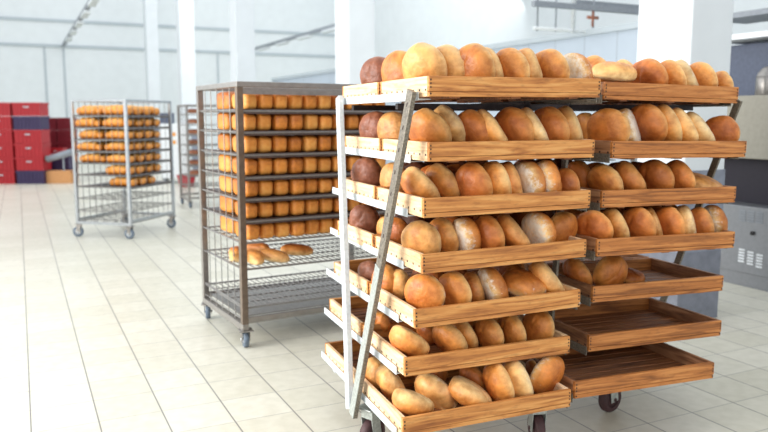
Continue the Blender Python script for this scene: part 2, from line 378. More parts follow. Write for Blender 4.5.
# ------------------------------------------------------------------ casters
def caster(parent, x, y, r, tyre, rz=0.0, plate_z=None, name='caster', forkm='zinc'):
    pz = plate_z if plate_z else r * 2 + 0.045
    T = Matrix.Translation((x, y, 0)) @ Matrix.Rotation(rz, 4, 'Z')
    mb = MB()
    w = r * 0.36
    mb.box((-0.045, -0.045, pz - 0.008), (0.045, 0.045, pz), T, 0.002)
    mb.box((-0.022, -w - 0.008, r * 2 + 0.006), (0.03, w + 0.008, pz - 0.006), T, 0.003)
    for s in (-1, 1):
        y0 = s * (w + 0.006)
        mb.bar(T @ Vector((0.004, y0, r * 2 + 0.012)), T @ Vector((0.018, y0, r * 0.85)), 0.004, r * 0.75, T.to_3x3() @ Vector((1, 0, 0)))
    f = mb.build(name, forkm, parent)
    mb = MB()
    R = T @ Matrix.Translation((0.018, 0, r)) @ Matrix.Rotation(PI / 2, 4, 'X')
    mb.lathe([(r * .62, -w * .8), (r * .9, -w * .85), (r, -w * .45), (r, w * .45), (r * .9, w * .85), (r * .62, w * .8)], 28, R)
    mb.mi = 1
    mb.lathe([(0, -w * .7), (r * .62, -w * .7), (r * .62, w * .7), (0, w * .7)], 24, R)
    mb.tube(R @ Vector((0, 0, -w - 0.012)), R @ Vector((0, 0, w + 0.012)), r * .14)
    mb.build('wheel', [tyre, 'hub' if tyre == 'tyre_blue' else 'tyre'], f)
    return f

# ------------------------------------------------------------------ bread meshes
def loaf_mesh(seed, mat):
    rnd = random.Random(seed)
    mb = MB()
    prof = []
    for k in range(25):
        th = -PI / 2 + PI * k / 24; c_, s_ = abs(CO(th)), abs(S(th))
        if th < 0: prof.append((.5 * c_ ** .62, -.2 * s_ ** .7))
        else: prof.append((.5 * c_ ** .78, .27 * s_ ** .88))
    prof[0] = (0, -.2); prof[-1] = (0, .27)
    vs = mb.lathe(prof, 44)
    ph = [rnd.uniform(0, 6.28) for _ in range(6)]; am = [rnd.uniform(.3, 1) for _ in range(6)]
    for v in vs:
        a = math.atan2(v.co.y, v.co.x); r = v.co.xy.length
        k = 1 + 0.022 * am[0] * S(2 * a + ph[0]) + 0.016 * am[1] * S(3 * a + ph[1]) + 0.008 * am[2] * S(5 * a + ph[2])
        zk = 1 + 0.05 * am[3] * S(a + ph[3]) * r * 2 + 0.03 * am[4] * S(3 * a + ph[4]) * r
        v.co.x *= k; v.co.y *= k; v.co.z *= zk
        q = Vector(v.co) * 3.1 + Vector((seed * 7.3, seed * 3.1, 0))
        v.co *= 1 + .032 * noise.noise(q) + .02 * noise.noise(q * 2.7)
    if seed % 2:                                   # a split along the crust
        for v in vs:
            if v.co.z > 0:
                dl = v.co.x * .6 + v.co.y * .8 - .12 + .04 * S(9 * v.co.x); v.co.z -= .03 * math.exp(-(dl / .035) ** 2) * min(1, v.co.z * 8)
    return mb.mesh('round_loaf', mat)
LOAVES = {}
def get_loaf(seed, mat):
    k = (seed % 5, mat)
    if k not in LOAVES: LOAVES[k] = loaf_mesh(k[0] + 11, mat)
    return LOAVES[k]
def tin_mesh(seed, mat, l=0.26, w=0.1, h=0.118):
    rnd = random.Random(seed); bm = bmesh.new()
    nx, ny, nz = 4, 8, 5
    bmesh.ops.create_cube(bm, size=1)
    bmesh.ops.subdivide_edges(bm, edges=bm.edges[:], cuts=6, use_grid_fill=True)
    ph = [rnd.uniform(0, 6.28) for _ in range(4)]
    for v in bm.verts:
        x, y, z = v.co * 2
        # superellipsoid rounding
        n = (abs(x) ** 5 + abs(y) ** 8 + abs(z) ** 5.5) ** (1 / 5.2)
        x, y, z = x / max(n, 1e-6) * max(abs(x), abs(y), abs(z)), y / max(n, 1e-6) * max(abs(x), abs(y), abs(z)), z / max(n, 1e-6) * max(abs(x), abs(y), abs(z))
        hz = (z + 1) / 2
        if hz > 0.5: z += 0.13 * (1 - x * x) * (hz - .5) * 2 + 0.05 * S(3 * y + ph[0]) * (hz - .5)
        wv = 0.93 + 0.09 * hz + 0.02 * S(4 * y + ph[1])
        v.co = (x * w / 2 * wv, y * l / 2 * (0.96 + 0.05 * hz), hz * h if z <= 1 else h + (z - 1) * h / 2)
    for f in bm.faces: f.smooth = True
    me = bpy.data.meshes.new('tin_loaf'); bmesh.ops.recalc_face_normals(bm, faces=bm.faces); bm.to_mesh(me); bm.free()
    me.materials.append(M[mat]); return me

def tin_material(name, c0, c1, c2):
    m, nt, b = new_mat(name)
    tc, mp = coords(nt, (9, 9, 9))
    no = N(nt, 'ShaderNodeTexNoise'); no.inputs['Detail'].default_value = 5
    nt.links.new(mp.outputs[0], no.inputs['Vector'])
    sep = N(nt, 'ShaderNodeSeparateXYZ'); nt.links.new(tc.outputs['Object'], sep.inputs[0])
    ad = N(nt, 'ShaderNodeMath', operation='MULTIPLY_ADD'); ad.inputs[1].default_value = 5.0
    nt.links.new(sep.outputs['Z'], ad.inputs[0]); nt.links.new(no.outputs['Fac'], ad.inputs[2])
    oi = N(nt, 'ShaderNodeObjectInfo'); a2 = N(nt, 'ShaderNodeMath', operation='MULTIPLY_ADD'); a2.inputs[1].default_value = 0.66
    nt.links.new(oi.outputs['Random'], a2.inputs[0]); nt.links.new(ad.outputs[0], a2.inputs[2])
    mr = N(nt, 'ShaderNodeMapRange'); mr.inputs['From Min'].default_value = 0.45; mr.inputs['From Max'].default_value = 1.8
    nt.links.new(a2.outputs[0], mr.inputs['Value'])
    r = ramp(nt, [(0.1, lin(c0)), (0.5, lin(c1)), (0.95, lin(c2))]); nt.links.new(mr.outputs[0], r.inputs[0])
    nt.links.new(r.outputs[0], b.inputs['Base Color']); b.inputs['Roughness'].default_value = 0.5
    return m
M['tin'] = tin_material('bread_tin', (238, 174, 90), (222, 140, 58), (164, 86, 32))

# ------------------------------------------------------------------ wire racks
def shelf_part(parent, W, D, z, n_rods, mat='wire', sheet=None, rim='wire'):
    mb = MB()
    for y in (0.03, D - 0.03): mb.bar((0.02, y, z - 0.006), (W - 0.02, y, z - 0.006), 0.012, 0.012)
    for x in (0.03, W - 0.03): mb.bar((x, 0.03, z - 0.006), (x, D - 0.03, z - 0.006), 0.012, 0.012)
    for k in range(1, n_rods):
        x = 0.03 + (W - 0.06) * k / n_rods; mb.tube((x, 0.03, z - 0.003), (x, D - 0.03, z - 0.003), 0.0035, 6, False)
    for k in range(1, 5):
        y = 0.03 + (D - 0.06) * k / 5; mb.tube((0.03, y, z - 0.009), (W - 0.03, y, z - 0.009), 0.004, 6, False)
    s = mb.build('wire_shelf', rim, parent)
    if sheet:
        mb = MB(); mb.box((0.04, 0.035, z - 0.001), (W - 0.04, D - 0.035, z + 0.003))
        mb.box((0.04, 0.026, z - 0.024), (W - 0.04, 0.036, z + 0.006)); mb.box((0.036, 0.03, z - 0.001), (0.042, D - 0.035, z + 0.01))
        mb.build('baking_sheet', sheet, s)
def wire_rack(label, loc, rz, W, D, H, zs, sheets, base, post=0.036, mat='steel', front='steel_brown', panels=('left',), nw=5, group=None, r=0.05, tyre='tyre_blue', name='wire_rack', rods=26):
    t = thing(name, label, 'rack', loc, rz, group)
    p = post / 2
    for x in (p, W - p):
        for y in (p, D - p):
            mb = MB(); mb.box((x - p, y - p, base), (x + p, y + p, H), None, 0.003); mb.build('post', front if y < D / 2 else mat, t)
    for y in (p, D - p):
        mb = MB(); mb.box((0, y - p, H), (W, y + p, H + post * .8), None, 0.003); mb.build('top_bar', mat, t)
        mb = MB(); mb.box((post, y - p * .6, base + 0.0), (W - post, y + p * .6, base + post), None, 0.003); mb.build('base_bar', mat, t)
    for x in (p, W - p):
        mb = MB(); mb.box((x - p, post, H), (x + p, D - post, H + post * .8), None, 0.003); mb.build('top_bar', mat, t)
        mb = MB(); mb.box((x - p, 0, base - post), (x + p, D, base), None, 0.003); mb.build('base_bar', mat, t)
    for s in panels:
        mb = MB()
        if s in ('left', 'right'):
            x = 0.012 if s == 'left' else W - 0.012
            for k in range(1, nw):
                y = post + (D - 2 * post) * k / nw; mb.tube((x, y, base), (x, y, H), 0.0034, 6, False)
            for z in zs: mb.tube((x, post, z + 0.0), (x, D - post, z + 0.0), 0.0042, 6, False)
            for z in (base + 0.03, base + 0.12): mb.tube((x, post, z), (x, D - post, z), 0.004, 6, False)
        else:
            y = 0.012 if s == 'front' else D - 0.012
            for k in range(1, nw):
                x = post + (W - 2 * post) * k / nw; mb.tube((x, y, base), (x, y, H), 0.0034, 6, False)
        mb.build('wire_panel', 'wire', t)
    for z, sh in zip(zs, sheets): shelf_part(t, W, D, z, rods if sh or rods > 20 else 6, 'wire', sh)
    for x in (0.03, W - 0.03):
        for y in (0.03, D - 0.03): caster(t, x, y, r, tyre, random.uniform(-.5, .5) + PI / 2, base - post, 'caster', 'steel')
    return t
ORD = ['first', 'second', 'third', 'fourth', 'fifth', 'sixth', 'seventh', 'eighth', 'ninth', 'tenth', 'eleventh', 'twelfth', 'thirteenth', 'fourteenth']

# middle rack of tin loaves
MW, MD, MH = 1.27, 0.876, 1.69
mo = Vector((-0.916, 4.671, 0)); zs = [1.546, 1.409, 1.265, 1.12, 0.979, 0.838, 0.700, 0.527, 0.272]
sheets = ['sheet'] * 6 + [None, None, None]
mid = wire_rack('tall grey steel rack of tin loaves standing behind the wooden-tray rack', mo, MID, MW, MD, MH, zs, sheets, 0.165, 0.042, 'steel', 'steel_brown', ('left',), 6, None, 0.055, rods=30)
mb = MB(); mb.box((0.04, 0.012, MH - 0.045), (MW - 0.04, 0.03, MH - 0.02)); mb.build('top_rail', 'steel', mid)
mb = MB(); mb.box((0.04, 0.1, 0.19), (MW - 0.04, MD - 0.04, 0.196)); mb.build('drip_sheet', 'steel', mid)
TIN = [tin_mesh(s, 'tin') for s in range(4)]
LEV = ['top', 'second', 'third', 'fourth', 'fifth', 'sixth', 'seventh', 'eighth']
for i in range(7):
    z = zs[i] + (0.0035 if sheets[i] else 0.0)
    x = 0.115 + random.uniform(-.008, .008) + (0.0 if i != 6 else 0.0); k = 0
    while x < MW - 0.09:
        o = link('tin_loaf', TIN[random.randrange(4)])
        jy = random.uniform(-.01, .012)
        p = mo + XY(x, 0.185 + jy, MID); o.location = (p.x, p.y, z); o.rotation_euler = (0, 0, MID + random.uniform(-.05, .05) + (PI if random.random() < .5 else 0))
        sc = random.uniform(.93, 1.02); o.scale = (min(sc, .97), 1, sc * random.uniform(.92, 1.02))
        tag(o, 'golden tin loaf, %s from left in the front row on the %s middle-rack shelf' % (ORD[k], LEV[i]), 'bread', 'tin loaves on the middle rack')
        k += 1; x += 0.1055 + random.uniform(-.001, .006)
    for k in range(3):
        o = link('tin_loaf', TIN[random.randrange(4)])
        p = mo + XY(0.115 + k * .107 + random.uniform(-.008, .004), 0.505 + random.uniform(-.015, .02), MID); o.location = (p.x, p.y, z); o.rotation_euler = (0, 0, MID + random.uniform(-.06, .06))
        tag(o, 'golden tin loaf, %s from left in the rear row on the %s middle-rack shelf' % (ORD[k], LEV[i]), 'bread', 'tin loaves on the middle rack')
def put_round(name, mesh, loc, rot, scale, label, cat='bread', group=None):
    o = link(name, mesh); o.location = loc; o.rotation_euler = rot; o.scale = scale
    return tag(o, label, cat, group)
for k, (x, y, mt) in enumerate(((0.16, 0.2, 'pale'), (0.29, 0.17, 'pale'), (0.52, 0.3, 'gold'), (0.1, 0.24, 'pale'), (0.12, 0.42, 'gold'), (0.3, 0.5, 'gold'))):
    p = mo + XY(x, y, MID)
    put_round('round_loaf', get_loaf(k, mt), (p.x, p.y, zs[7] + 0.036), (0.12, 0.0, MID + k * .7), (.115, .24, .17),
              'small %s loaf, %s from left on the eighth middle-rack shelf' % ({'pale': 'pale', 'brown': 'brown', 'gold': 'golden'}[mt], ORD[(2, 4, 5, 0, 1, 3)[k]]), 'bread', 'small loaves low on the middle rack')

# ------------------------------------------------------------------ far left rack of braided loaves
def braid_mesh(seed, n=5, l=0.34):
    rnd = random.Random(seed); mb = MB()
    vs = []
    for k in range(n):
        for s in (-1, 1):
            y = (k + .5 + s * .12) / n * l - l / 2
            r = 0.055 * (1 - 0.45 * abs(y / (l / 2)) ** 3)
            m = Matrix.Translation((s * 0.022, y, r * .82)) @ Matrix.Rotation(s * .6 + rnd.uniform(-.1, .1), 4, 'Z') @ Matrix.Diagonal((r * 1.0, r * 1.05, r * .82, 1))
            g = bmesh.ops.create_icosphere(mb.bm, subdivisions=2, radius=1, matrix=m)
            for v in g['verts']:
                for f in v.link_faces: f.smooth = True
    return mb.mesh('braided_loaf', 'braid')
def braid_material():
    m, nt, b = new_mat('bread_braid')
    tc, mp = coords(nt, (22, 22, 22)); no = N(nt, 'ShaderNodeTexNoise'); nt.links.new(mp.outputs[0], no.inputs['Vector'])
    sep = N(nt, 'ShaderNodeSeparateXYZ'); nt.links.new(tc.outputs['Object'], sep.inputs[0])
    ad = N(nt, 'ShaderNodeMath', operation='MULTIPLY_ADD'); ad.inputs[1].default_value = 6.0
    nt.links.new(sep.outputs['Z'], ad.inputs[0]); nt.links.new(no.outputs['Fac'], ad.inputs[2])
    r = ramp(nt, [(0.3, lin((196, 112, 40))), (0.7, lin((236, 160, 70))), (0.98, lin((252, 204, 126)))])
    mr = N(nt, 'ShaderNodeMapRange'); mr.inputs['From Min'].default_value = 0.2; mr.inputs['From Max'].default_value = 1.1; nt.links.new(ad.outputs[0], mr.inputs['Value'])
    nt.links.new(mr.outputs[0], r.inputs[0]); nt.links.new(r.outputs[0], b.inputs['Base Color']); b.inputs['Roughness'].default_value = .45
    return m
M['braid'] = braid_material()
p0 = on_z(79, 222, .18); p1 = on_z(131, 225, .18); p2 = on_z(175.5, 214.5, .18)
FY = math.atan2(p2.y - p1.y, p2.x - p1.x)      # direction of the right-hand side
FW = (p2 - p1).length; FD = (p0 - p1).length
fo = p1.copy(); fo.z = 0
fz = [1.52 - .147 * k for k in range(10)]
far = wire_rack('small-looking chrome wire rack of braided loaves, far left of the hall', fo, FY, FW, FD, 1.69, fz, ['sheet'] * 7 + [None] * 3, 0.2, 0.036, 'chrome', 'chrome', ('left', 'front', 'back'), 8, None, 0.065, rods=14)
BR = [braid_mesh(s) for s in range(4)]
nth = 0
for i in range(7):
    spots = []
    for k, x in enumerate((0.13, 0.33, 0.55, 0.75)):
        if x > FW - .08: continue
        spots.append((x, 0.21, 'near', k))
        if i < 5: spots.append((x, FD - 0.2, 'rear', k))
    for x, y, row, k in spots:
        if i == 6 and k == 3: continue
        o = link('braided_loaf', BR[random.randrange(4)])
        p = fo + XY(x + random.uniform(-.015, .015) + (.05 if i == 6 else 0), y + random.uniform(-.015, .015), FY)
        o.location = (p.x, p.y, fz[i] + .004); o.rotation_euler = (0, 0, FY + random.uniform(-.1, .1)); o.scale = (1.2, 1.02, random.uniform(1.3, 1.5))
        tag(o, 'golden braided loaf, %s row, %s from left on the %s shelf of the far-left rack' % (row, ORD[k], LEV[i]), 'bread', 'braided loaves on the far left rack')

# ------------------------------------------------------------------ rack four, glimpsed between the far-left and middle racks
r4 = on_z(189, 207); F4 = 0.45
w4 = wire_rack('wire rack mostly hidden behind the middle rack, pinkish loaves on shelves', XY(2.47, 12.4, HALL), HALL, 0.8, 0.75, 1.68, [1.55 - .17 * k for k in range(8)], [None] * 8, 0.15, 0.036, 'steel', 'steel', ('left',), 5, None, 0.055, rods=10)
for i in range(7):
    p = XY(2.47 + .16, 12.4 + .2, HALL)
    o = put_round('round_loaf', get_loaf(i, 'dark'), (p.x, p.y, 1.55 - .17 * i + .05), (0, 0, i), (.2, .26, .17), 'pinkish brown loaf on the %s shelf of the half-hidden rack' % LEV[i], 'bread', 'loaves on the half hidden rack')

# ------------------------------------------------------------------ crates and boxes at the far left
def crate(mat, label, loc, rz, w=0.66, d=0.44, h=0.302, group='stacked plastic crates', ry=0, name='plastic_crate'):
    t = thing(name, label, 'crate', loc, rz, group, ry)
    mb = MB(); tk = 0.02
    mb.box((0, 0, 0), (w, d, .02)); 
    mb.box((0, 0, .02), (w, tk, h - .03)); mb.box((0, d - tk, .02), (w, d, h - .03)); mb.box((0, tk, .02), (tk, d - tk, h - .03)); mb.box((w - tk, tk, .02), (w, d - tk, h - .03))
    n = 7
    for k in range(n + 1):
        x = w * k / n; mb.box((max(0, x - .01), -.012, .02), (min(w, x + .01), 0, h - .05))
    mb.box((0, -.012, h * .42), (w, 0, h * .46))
    mb.build('body', mat, t)
    mb = MB(); mb.box((-.015, -.02, h - .045), (w + .015, .0, h - .004)); mb.box((-.015, d, h - .045), (w + .015, d + .02, h - .004))
    mb.box((-.015, 0, h - .045), (0, d, h - .004)); mb.box((w, 0, h - .045), (w + .015, d, h - .004)); mb.build('rim', mat, t)
    mb = MB(); mb.box((w * .4, -.024, h * .62), (w * .6, -.012, h * .7)); mb.build('grip', 'hub' if mat == 'red' else mat, t)
    return t
cb = on_z(17, 184)
cw = (on_z(45, 184) - cb).length
for k in range(6):
    mt = 'navy' if k in (0, 4) else 'red'
    crate(mt, ('navy' if mt == 'navy' else 'red') + ' plastic crate, %s from the bottom of the second crate stack' % ORD[k], cb + Vector((0.01, 0, .3065 * k)), 0.02, cw - .03)
for k in range(6):
    crate('red', 'red plastic crate, %s from the bottom of the leftmost crate stack' % ORD[k], cb + Vector((-cw - .03, .02, .3065 * k)), 0.02, cw - .03)
# messy maroon stack behind
b2 = on_y(43.5, 184, 18.2); b2.z = 0
for j in range(2):
    for k in range(5):
        crate('red_dark', 'maroon crate, %s from the bottom of the %s stack behind the cardboard box' % (ORD[k], ('left', 'right')[j]), b2 + Vector((.02 + j * .36, .02 * k, .3 * k)), 0.03, .33, .4, .296, 'maroon crates behind the cardboard box')
q = on_y(47, 157, 17.4)
qb = on_y(47, 160, 17.45); qb.z = 0
for k in range(2): crate('navy', '%s navy crate under the tilted red crate, behind the cardboard box' % ('lower', 'upper')[k], qb + Vector((0, 0, .29 * k)), .05, .5, .34, .29, 'navy crates behind the cardboard box')
crate('red', 'small red crate tilted on top of navy crates, left of the wire rack', qb + Vector((.02, .02, .585)), .1, .34, .28, .2, None, -.0)
t = thing('cardboard_box', 'tan cardboard box on floor beside the red crate stack', 'box', on_z(46.5, 183.5))
mb = MB(); mb.box((0, 0, 0), (.56, .4, .28), None, .006); mb.build('body', 'card', t)
mb = MB(); mb.box((.0, -.004, .25), (.56, .2, .284)); mb.build('flap', 'card', t)
a = on_y(48, 159, 16.9); bq = on_y(72, 152, 16.9)
t = thing('metal_chute', 'grey metal tube lying at a slant above the cardboard box', 'tube', a)
mb = MB(); mb.tube((0, 0, 0), bq - a, .075, 16); mb.build('tube', 'beam', t)
mb = MB(); mb.tube((.02, 0, .0), (.02, 0, .02), .02); mb.tube((0.0, 0, 0), (-.02, 0, -.005), .085, 16); mb.build('end_ring', 'steel', t)
mb = MB(); mb.bar((.35, .0, .29 - a.z), (.35, 0, .06), .03, .03); mb.build('stand', 'beam', t)

# white machine behind the far-left rack
wm = on_y(161, 176, 16.9); wm.z = 0
t = thing('white_cabinet', 'white machine cabinet with orange stickers behind the far-left rack', 'cabinet', wm, .1)
mb = MB(); mb.box((0, 0, .12), (.62, .6, 1.36), None, .01); mb.build('body', 'white_panel', t)
for x in (.04, .54):
    mb = MB(); mb.box((x, .04, 0), (x + .05, .5, .12)); mb.build('foot', 'beam', t)
mb = MB(); mb.box((0, .1, 1.36), (.26, .5, 1.6), None, .006); mb.build('control_box', 'blue_grey', t)
mb = MB()
for z in (1.08, .9): mb.box((.27, -.004, z), (.36, 0, z + .08))
mb.build('sticker', 'orange', t)
rb = on_z(182, 187.5)
t = thing('red_tub', 'red plastic tub on floor left of the half-hidden rack', 'tub', rb)
mb = MB(); mb.lathe([(0, 0), (.15, 0), (.2, .24), (.19, .24), (.14, .012), (0, .012)], 20); mb.build('body', 'red', t)
mb = MB(); mb.lathe([(.2, .235), (.215, .235), (.215, .255), (.19, .255), (.19, .235)], 20); mb.build('rim', 'red', t)
t.location = rb + Vector((.05, .2, 0))

# ------------------------------------------------------------------ wooden trays
TW, TD, TH = 0.7815, 0.52, 0.077
LT = [(.1694, 2.8346, 1.6558, -.0003, -.0043), (.1761, 2.9144, 1.4038, -.0008, -.0025), (.1529, 2.8635, 1.1873, .0012, -.0074), (.1502, 2.8687, .9638, .0136, -.0177),
      (.1206, 2.8465, .7469, .0032, -.0210), (.0831, 2.8657, .5428, -.0071, -.0119), (.0735, 2.7681, .3317, .0011, -.0164)]
RT = [(.9794, 3.3316, 1.6570, .0011, .0160), (1.0087, 3.2811, 1.3962, .0001, .0101), (.9724, 3.2832, 1.1764, -.0008, .0091), (.9309, 3.1819, .9737, -.0019, .0115),
      (.9652, 3.3459, .7262, -.0033, .0114), (.9363, 3.2764, .5144, -.0030, .0093), (.8332, 3.1042, .3570, -.0031, .0077)]
tk = 0.018
def tray_meshes(fm, sm):
    out = []
    mb = MB(); mb.box((0, 0, -TH + .019), (TW, tk, 0), None, .0025); mb.box((0.002, .0015, -TH), (TW - .002, tk, -TH + .0175), None, .0015); mb.mi = 1
    for x in (.008, TW - .008):
        for z in (-.014, -.028, -.042, -.066): mb.box((x - .0028, -.0008, z - .0032), (x + .0028, .001, z + .0032))
    out.append(('front_board', mb.mesh('front_board', [fm, 'nail'])))
    mb = MB(); mb.box((0, TD - tk, -TH), (TW, TD, 0), None, .0025); out.append(('back_board', mb.mesh('back_board', fm)))
    for x0, x1 in ((0, tk), (TW - tk, TW)):
        mb = MB(); mb.box((x0, tk, -TH), (x1, TD - tk, 0), None, .0025); mb.mi = 1
        xs = x0 if x0 == 0 else x1
        for k in range(9):
            y = .03 + k * .058; mb.box((xs - .0008, y - .005, -TH + .022), (xs + .0008, y + .005, -TH + .030))
        out.append(('side_board', mb.mesh('side_board', [sm, 'nail'])))
    mb = MB()
    n = 7; w = (TD - 2 * tk) / n
    for k in range(n):
        y = tk + k * w; mb.box((tk, y + .005, -TH + .004), (TW - tk, y + w - .005, -TH + .014), None, .0015)
    for x in (.12, TW / 2, TW - .12): mb.box((x - .02, tk, -TH - .006), (x + .02, TD - tk, -TH + .004))
    out.append(('slatted_base', mb.mesh('slatted_base', 'wood_base')))
    return out
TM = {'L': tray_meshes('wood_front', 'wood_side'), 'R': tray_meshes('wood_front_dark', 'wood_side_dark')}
POS = ['topmost', 'second from top', 'third from top', 'fourth from top', 'third from bottom', 'second from bottom', 'lowest']
def make_tray(t, kind, label, off=0.0, group='wooden bread trays on the front rack'):
    x, y, z, dy, ro = t; a = RACK + dy
    d = Vector((-S(a), CO(a), 0)) * off
    r = thing('wooden_tray', label, 'tray', (x + d.x, y + d.y, z), a, group, ro)
    for nm, me in TM[kind]: link(nm, me, r)
    return r
for i, t in enumerate(LT):
    make_tray(t, 'L', '%s wooden bread tray in the near-left column of the front rack' % POS[i])
    make_tray(t, 'L', '%s wooden tray in the rear column, behind the near-left trays' % POS[i], TD + .022)
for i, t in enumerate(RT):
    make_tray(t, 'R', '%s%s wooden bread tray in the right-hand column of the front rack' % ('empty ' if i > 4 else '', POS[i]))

for i, t in enumerate(RT[:5]):  # rear right-hand trays, added to darken the gaps
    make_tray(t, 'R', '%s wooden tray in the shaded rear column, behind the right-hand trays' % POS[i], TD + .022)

# ------------------------------------------------------------------ the white and grey tray rack itself
rack = thing('tray_rack', 'white painted steel rack with slanted posts carrying the wooden trays', 'rack', XY(1.1, 2.9, RACK), RACK)
def loc_(p): q = p - Vector(rack.location); return Vector((U(q, RACK), V(q, RACK), p.z))
def postline(z): return 1.005 + .087 * z
def on_side(x, y, f):
    u = 1.1
    for _ in range(12):
        p = on_u(x, y, RACK, u); u = f(p.z)
    return on_u(x, y, RACK, u)
def flatbar(name, a, b, w, th, mat):
    mb = MB(); mb.bar(a, b, th, w, (0, 1, 0)); return mb.build(name, mat, rack)
wp0 = loc_(on_side(339.5, 97, postline)); wp1 = loc_(on_side(350, 409, postline))
flatbar('upright_post', wp0, wp1, .05, .026, 'white_paint')
sp0 = loc_(on_side(411.5, 93, postline)); sp1 = loc_(on_side(353.5, 415, postline))
o = flatbar('slanted_post', sp0 + (sp0 - sp1).normalized() * .01, sp1, .058, .02, 'weathered')
mb = MB()
dd = (sp1 - sp0)
for k in range(16):
    c = sp0 + dd * ((k + .5) / 16); mb.bar(c - dd.normalized() * .008 + Vector((-.0102, 0, 0)), c + dd.normalized() * .008 + Vector((-.0102, 0, 0)), .002, .008, (0, 1, 0))
mb.build('post_slots', 'nail', o)
o2 = MB(); o2.bar(sp0 + dd * .5 + Vector((-.0115, 0, 0)), sp1 + Vector((-.0115, 0, 0)), .003, .056, (0, 1, 0)); o2 = o2.build('post_paint', 'zinc', o)
rails_front = [(419, 91), (411, 160), (408, 215), (404, 270), (399, 308), (397, 375), (390, 430)]
rails_back = [(338.5, 99), (343, 148), (333, 188), (331, 233), (327, 271), (325, 312), (322, 352)]
for i, t in enumerate(LT):
    ut = U(t[:2], RACK) - .004; zb = t[2] - TH
    f = loc_(on_u(*rails_front[i], RACK, ut)).y; bk = loc_(on_u(*rails_back[i], RACK, ut)).y
    ux = ut - 1.1
    if i == 6: f = loc_(XY(ut, V(t[:2], RACK) + .05, RACK)).y
    mb = MB(); mb.box((ux - .004, f, zb - .014), (ux, bk, zb + .02), None, .001); mb.box((ux, f, zb - .010), (ux + .05, bk, zb - .0065))
    mb.build('rail', 'white_paint', rack)
# right side
UR = 2.955
for i, t in enumerate(RT):
    ut = U(t[:2], RACK) + TW + .004; zb = t[2] - TH - S(t[4]) * TW; vf = V(t[:2], RACK) - 2.9
    mb = MB(); mb.box((ut - 1.1, vf + .05, zb - .014), (ut - 1.096, vf + TD * 2, zb + .01)); mb.box((ut - 1.15, vf + .05, zb - .0105), (ut - 1.1, vf + TD * 2, zb - .0075))
    mb.build('rail', 'weathered', rack)
s0 = loc_(on_u(739, 100, RACK, UR)); s1 = loc_(on_u(664, 298, RACK, UR)); s1 = s1 + (s1 - s0) * .42
flatbar('slanted_post', s0, s1, .04, .012, 'weathered')
flatbar('upright_post', (UR - 1.1, .66, 1.62), (UR - 1.1, .66, .1), .04, .02, 'white_paint')
# centre posts and rails between the two columns
flatbar('center_post', loc_(on_u(566, 150, RACK, 2.0)), loc_(on_u(550, 345, RACK, 1.985)) + Vector((0, 0.02, -.1)), .035, .014, 'weathered')
for i in range(7):
    l, r = LT[i], RT[i]
    ul = U(l[:2], RACK) + TW + .006 - 1.1; ur = U(r[:2], RACK) - .006 - 1.1
    zl = l[2] - TH + S(-l[4]) * TW; zr = r[2] - TH
    vl = V(l[:2], RACK) - 2.9; vr = V(r[:2], RACK) - 2.9
    mb = MB(); mb.box((ul - .05, vl + .03, zl - .0105), (ul, vl + TD * 2, zl - .0075)); mb.box((ul - .003, vl + .03, zl - .02), (ul, vl + TD * 2, zl + .012)); mb.build('rail', 'weathered', rack)
    mb = MB(); mb.box((ur, vr + .03, zr - .0105), (ur + .05, vr + TD * 2, zr - .0075)); mb.box((ur, vr + .012, zr - .02), (ur + .003, vr + TD * 2, zr + .02)); mb.build('rail', 'weathered', rack)
    zc = min(zl, zr) - .012
    if i != 4: pass
    mb = MB(); mb.bar((ul - .01, .5, zc - .016), (ur + .01, .5, zc - .016), .025, .012); mb.build('bracket', 'steel_dark', rack)
# cross bars at the rear top
mb = MB(); mb.box((.12, .69, 1.535), (1.85, .72, 1.562)); mb.build('cross_bar', 'steel_dark', rack)
mb = MB(); mb.box((.12, .1, 1.535), (1.75, .125, 1.56)); mb.build('cross_bar', 'steel_dark', rack)
for x in (.75, 1.0):
    mb = MB(); mb.box((x, .1, 1.545), (x + .035, .7, 1.572)); mb.build('tie_bar', 'steel_dark', rack)
mb = MB(); mb.box((.0, .66, .18), (1.85, .7, .22)); mb.build('base_bar', 'white_paint', rack)
cl, cm, cr = (1.095, 3.02), (1.843, 2.80), (2.378, 2.985)
pz = .205
L_ = lambda p: Vector((p[0] - 1.1, p[1] - 2.9, 0))
mb = MB(); mb.bar(L_(cl) + Vector((0, 0, pz + .015)), L_(cm) + Vector((0, 0, pz + .015)), .04, .03); mb.build('base_bar', 'white_paint', rack)
mb = MB(); mb.bar(L_(cm) + Vector((0, 0, pz + .015)), L_(cr) + Vector((0, 0, pz + .015)), .04, .03); mb.build('base_bar', 'steel_dark', rack)
mb = MB(); mb.bar((1.85, .2, pz), (1.85, .7, pz), .02, .04); mb.build('base_bar', 'white_paint', rack)
mb = MB(); mb.bar(L_(cr) + Vector((0, 0, pz + .015)), (1.83, .66, pz + .015), .04, .03); mb.build('base_bar', 'steel_dark', rack)
caster(rack, *L_(cl).xy, .072, 'tyre', .5, pz); caster(rack, *L_(cr).xy, .072, 'tyre', .25, pz); caster(rack, *L_(cm).xy, .07, 'tyre', 1.35, pz)
caster(rack, .75, .68, .072, 'tyre', .2, pz - .02)

